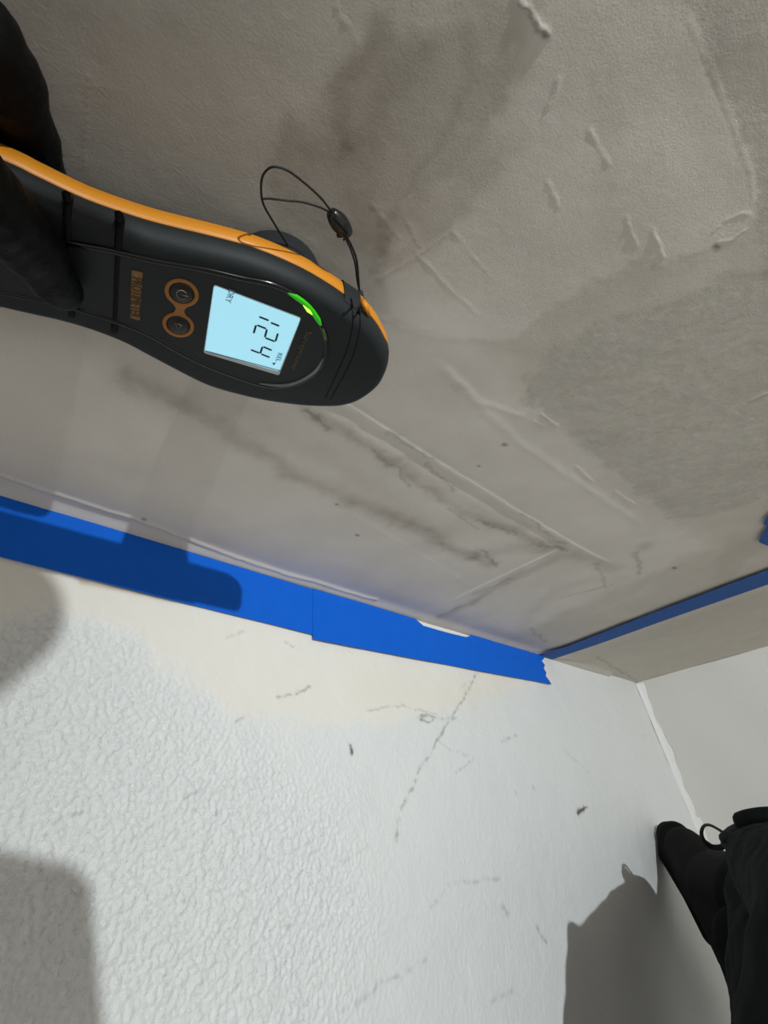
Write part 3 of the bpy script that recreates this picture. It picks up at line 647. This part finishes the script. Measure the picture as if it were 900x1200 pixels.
# ------------------------------------------------------------------ wrist cord, arching off the head and resting on the orange side
lan = thing('wrist_cord', 'thin black cord loop with oval bead, tied to the head of the meter', 'cord', on_wall(423, 345, -.04))
def cord(pts, r, n=50):
    bm = bmesh.new(); tube(bm, spline([on_wall(a, b_, -y_) for a, b_, y_ in pts], n), r, 7); return bm_obj('cord', bm, M['cord'], lan)
cord([(389, 249, 0.0300), (375, 231, 0.0340), (350, 209, 0.0390), (333, 198, 0.0410), (318, 196, 0.0410), (308, 206, 0.0390), (306, 222, 0.0360), (309, 240, 0.0320), (322, 263, 0.0280), (334, 282, 0.0250), (341, 293, 0.0250), (348, 294.5, 0.0250), (354, 299, 0.0250), (359, 304, 0.0250)], .00048, 70)
cord([(389, 250, 0.0300), (375, 243, 0.0260), (355, 237, 0.0245), (335, 235, 0.0250), (318, 233, 0.0290), (308, 233, 0.0345)], .00048, 36)
cord([(404, 274, 0.0290), (412, 288, 0.0290), (418, 305, 0.0290), (420, 325, 0.0300), (421, 338, 0.0300)], .00050, 30)
cord([(403, 275, 0.0300), (410.5, 291, 0.0300), (416, 308, 0.0300), (418.5, 327, 0.0300), (421, 340, 0.0300)], .00050, 30)
bm = bmesh.new(); a = on_wall(387, 248, -.0300); b_ = on_wall(409, 275, -.0300); rows = []
pts = [a.lerp(b_, t / 12) for t in range(13)]; tube(bm, pts, [.0016 + .0024 * math.sin(math.pi * (t + .5) / 13) ** .7 for t in range(13)], 14)
bm_obj('bead', bm, M['bead'], lan)
bm = bmesh.new()
for q in range(5):
    p = on_wall(402 + random.uniform(-3, 3), 277 + random.uniform(-2, 2), -.0300); capsule(bm, p, p + Vector((random.uniform(-.002, .001), 0, -.0012)), .0007, .0005, 8, 3)
bm_obj('knot', bm, M['cord'], lan)
bm = bmesh.new(); k0 = on_wall(422, 341, -.0300); k1 = on_wall(424, 352, -.0300)
for q in range(3):
    s = k0.lerp(k1, .2 + .3 * q); bx = [s + Vector((math.cos(t) * .0011, math.sin(t) * .0011 * (1 if q else .7), math.sin(t) * .0007)) for t in [j * math.pi / 6 for j in range(12)]]
    tube(bm, bx, .0005, 6, True)
tube(bm, [k0, k1, on_wall(427, 350, -.0320)], .0006, 6)
bm_obj('knot', bm, M['cord'], lan)

# ------------------------------------------------------------------ gloved hand round the handle
hand = thing('person', 'hand in a black glove gripping the meter handle at upper left', 'person', on_wall(-60, 150, -.05))
def chain(bm, pts):
    for (p, r), (q, s) in zip(pts, pts[1:]): capsule(bm, p, q, r, s)
G = lambda px, py, y_: on_wall(px, py, y_)
bm = bmesh.new()
# wrist and palm, above the handle; fingers curl behind it, the thumb lies across its face
chain(bm, [(G(-330, -160, -.075), .030), (G(-200, -40, -.060), .026), (G(-110, 40, -.045), .021)])
chain(bm, [(G(-200, -30, -.055), .022), (G(-60, 60, -.032), .016)])
chain(bm, [(G(-240, 30, -.060), .022), (G(-170, 120, -.040), .016)])
chain(bm, [(G(-110, 30, -.045), .020), (G(-120, 120, -.040), .016)])
chain(bm, [(G(-90, 10, -.034), .017), (G(-30, 45, -.026), .0145), (G(14, 100, -.020), .0120)])
chain(bm, [(G(-60, 55, -.030), .0150), (G(6, 112, -.021), .0125), (G(36, 165, -.0150), .0108), (G(56, 240, -.0115), .0098), (G(116, 298, -.0110), .0090)])       # index
chain(bm, [(G(-100, 80, -.034), .0145), (G(-52, 140, -.022), .0120), (G(-26, 215, -.0135), .0105), (G(-22, 300, -.0110), .0095), (G(-20, 345, -.0110), .0088)])  # middle
chain(bm, [(G(-140, 105, -.036), .0140), (G(-105, 175, -.022), .0115), (G(-88, 250, -.0130), .0100), (G(-82, 330, -.0110), .0090)])                         # ring
chain(bm, [(G(-185, 130, -.040), .0125), (G(-158, 200, -.024), .0105), (G(-146, 265, -.0140), .0090), (G(-140, 320, -.0115), .0080)])                        # little
chain(bm, [(G(-170, 60, -.070), .018), (G(-70, 175, -.0740), .0130), (G(2, 252, -.0680), .0125), (G(40, 296, -.0640), .0108), (G(66, 332, -.0615), .0090), (G(74, 341, -.0605), .0080)])     # thumb
def wrinkle(co): 
    return .0009 * (fbm(co[:, 0] * 130 + co[:, 1] * 60, co[:, 2] * 130 - co[:, 1] * 40, 201, 3) - .5) * 2
fused('glove', bm, M['glove'], hand, .0015, 5, wrinkle)
elbow = HEADLAMP.lerp(on_floor(-12, 714), .53)
bm = bmesh.new(); chain(bm, [(G(-310, -150, -.075), .030), (G(-430, -330, -.085).lerp(elbow, .45), .028), (elbow, .025), (elbow + Vector((-.16, -.10, .22)), .042), (elbow + Vector((-.34, -.22, .40)), .060)]); fused('sleeve', bm, M['cloth'], hand, .004, 4)

# ------------------------------------------------------------------ outstretched leg with shoe, low right
leg = thing('person', 'dark leg in black lace-up shoe stretched over the white floor, toe beside the corner', 'person', on_floor(790, 990))
S3 = lambda px, py, d, rpx: (at(px, py, d), rpx * d / F)
bm = bmesh.new()
chain(bm, [S3(791, 983, .925, 19), S3(805, 1002, .90, 26), S3(832, 1030, .84, 37), S3(858, 1062, .76, 42), S3(890, 1110, .68, 52)])
chain(bm, [S3(872, 1080, .77, 38), S3(925, 1180, .75, 46)])
chain(bm, [S3(803, 994, .89, 22), S3(843, 1036, .78, 35), S3(880, 1050, .70, 44)])
shoe = fused('shoe', bm, M['shoe'], leg, .004, 5); shoe['label'] = 'black lace-up shoe'
bm = bmesh.new(); chain(bm, [S3(784, 978, .938, 14), S3(789, 1002, .915, 16), S3(815, 1046, .86, 16), S3(838, 1092, .80, 16)]); fused('sole', bm, M['sole'], shoe, .0035, 3)
bm = bmesh.new()
chain(bm, [S3(888, 1006, .60, 34), S3(925, 1030, .50, 60), S3(1020, 1100, .37, 118)])
chain(bm, [S3(1020, 1100, .37, 118), S3(985, 1240, .35, 108), S3(1060, 1450, .33, 150)])
chain(bm, [S3(884, 1110, .66, 44), S3(927, 1192, .62, 57), S3(975, 1290, .55, 80)])
chain(bm, [S3(905, 1060, .60, 50), S3(960, 1150, .52, 95), S3(1020, 1300, .42, 140)])
chain(bm, [S3(912, 985, .40, 14), S3(930, 1000, .39, 30)])
fused('trouser_leg', bm, M['cloth'], leg, .005, 4, lambda co: .003 * (fbm(co[:, 0] * 40, co[:, 1] * 40 + co[:, 2] * 30, 301, 3) - .5) * 2)
bm = bmesh.new(); chain(bm, [(Vector((-.12, -.70, .11)), .085), (Vector((-.55, -.70, .26)), .11), (Vector((-.98, -.72, .34)), .14), (Vector((-1.45, -.85, .30)), .18)]); fused('trouser_leg', bm, M['cloth'], leg, .012, 3)  # unseen second leg, added to block ambient light beside the shoe
bm = bmesh.new(); tube(bm, spline([at(*p) for p in [(868, 962, .59), (880, 958, .575), (900, 956, .56), (930, 957, .55)]], 14), .0085, 10); bm_obj('cuff', bm, M['cloth'], leg)
bm = bmesh.new(); tube(bm, spline([at(*p) for p in [(852, 979, .635), (842, 972, .64), (832, 967, .645), (825, 968, .645), (822, 976, .645), (825, 986, .645), (833, 992, .645), (843, 993, .64), (852, 990, .635)]], 40), [.0016 + .0016 * sstep(.3, .8, np.array(i / 39.)).item() for i in range(40)], 8)
bm_obj('lace_loop', bm, M['lace'], shoe)
bm = bmesh.new(); chain(bm, [S3(849, 982, .62, 6), S3(858, 976, .615, 7), S3(868, 972, .605, 8)]); chain(bm, [S3(850, 988, .63, 5), S3(864, 997, .615, 10), S3(882, 1004, .60, 13)]); bm_obj('lace_knot', bm, M['lace'], shoe)

# ------------------------------------------------------------------ the phone that takes the picture (behind the lens, it shades the floor at lower left)
fc = on_floor(97, 1028); pl = EYE - FWD * .007
r = fc - HEADLAMP; corner = HEADLAMP + r * ((pl - HEADLAMP).dot(FWD) / r.dot(FWD))
ph = thing('smartphone', 'black smartphone taking the picture, its shadow on the floor at lower left', 'phone', corner)
cx, cy = (corner - EYE).dot(RIGHT), (corner - EYE).dot(DOWN)
def phone_slab(name, x0, x1, y0, y1, z0, z1, rad, mat):
    bm = bmesh.new(); pts = []
    for (x, y), a0 in (((x1 - rad, y0 + rad), -90), ((x1 - rad, y1 - rad), 0), ((x0 + rad, y1 - rad), 90), ((x0 + rad, y0 + rad), 180)):
        for k in range(7): q = math.radians(a0 + 15 * k); pts.append((x + rad * math.cos(q), y + rad * math.sin(q)))
    a = [bm.verts.new(EYE + RIGHT * x + DOWN * y - FWD * z0) for x, y in pts]; c = [bm.verts.new(EYE + RIGHT * x + DOWN * y - FWD * z1) for x, y in pts]
    for i in range(len(pts)): bm.faces.new((a[i], a[(i + 1) % len(pts)], c[(i + 1) % len(pts)], c[i]))
    bm.faces.new(a[::-1]); bm.faces.new(c); return bm_obj(name, bm, mat, ph, smooth=False)
phone_slab('body', cx - .082, cx, cy, cy + .165, .003, .011, .010, M['phone'])
phone_slab('screen', cx - .079, cx - .003, cy + .003, cy + .162, .011, .0115, .008, M['groove'])
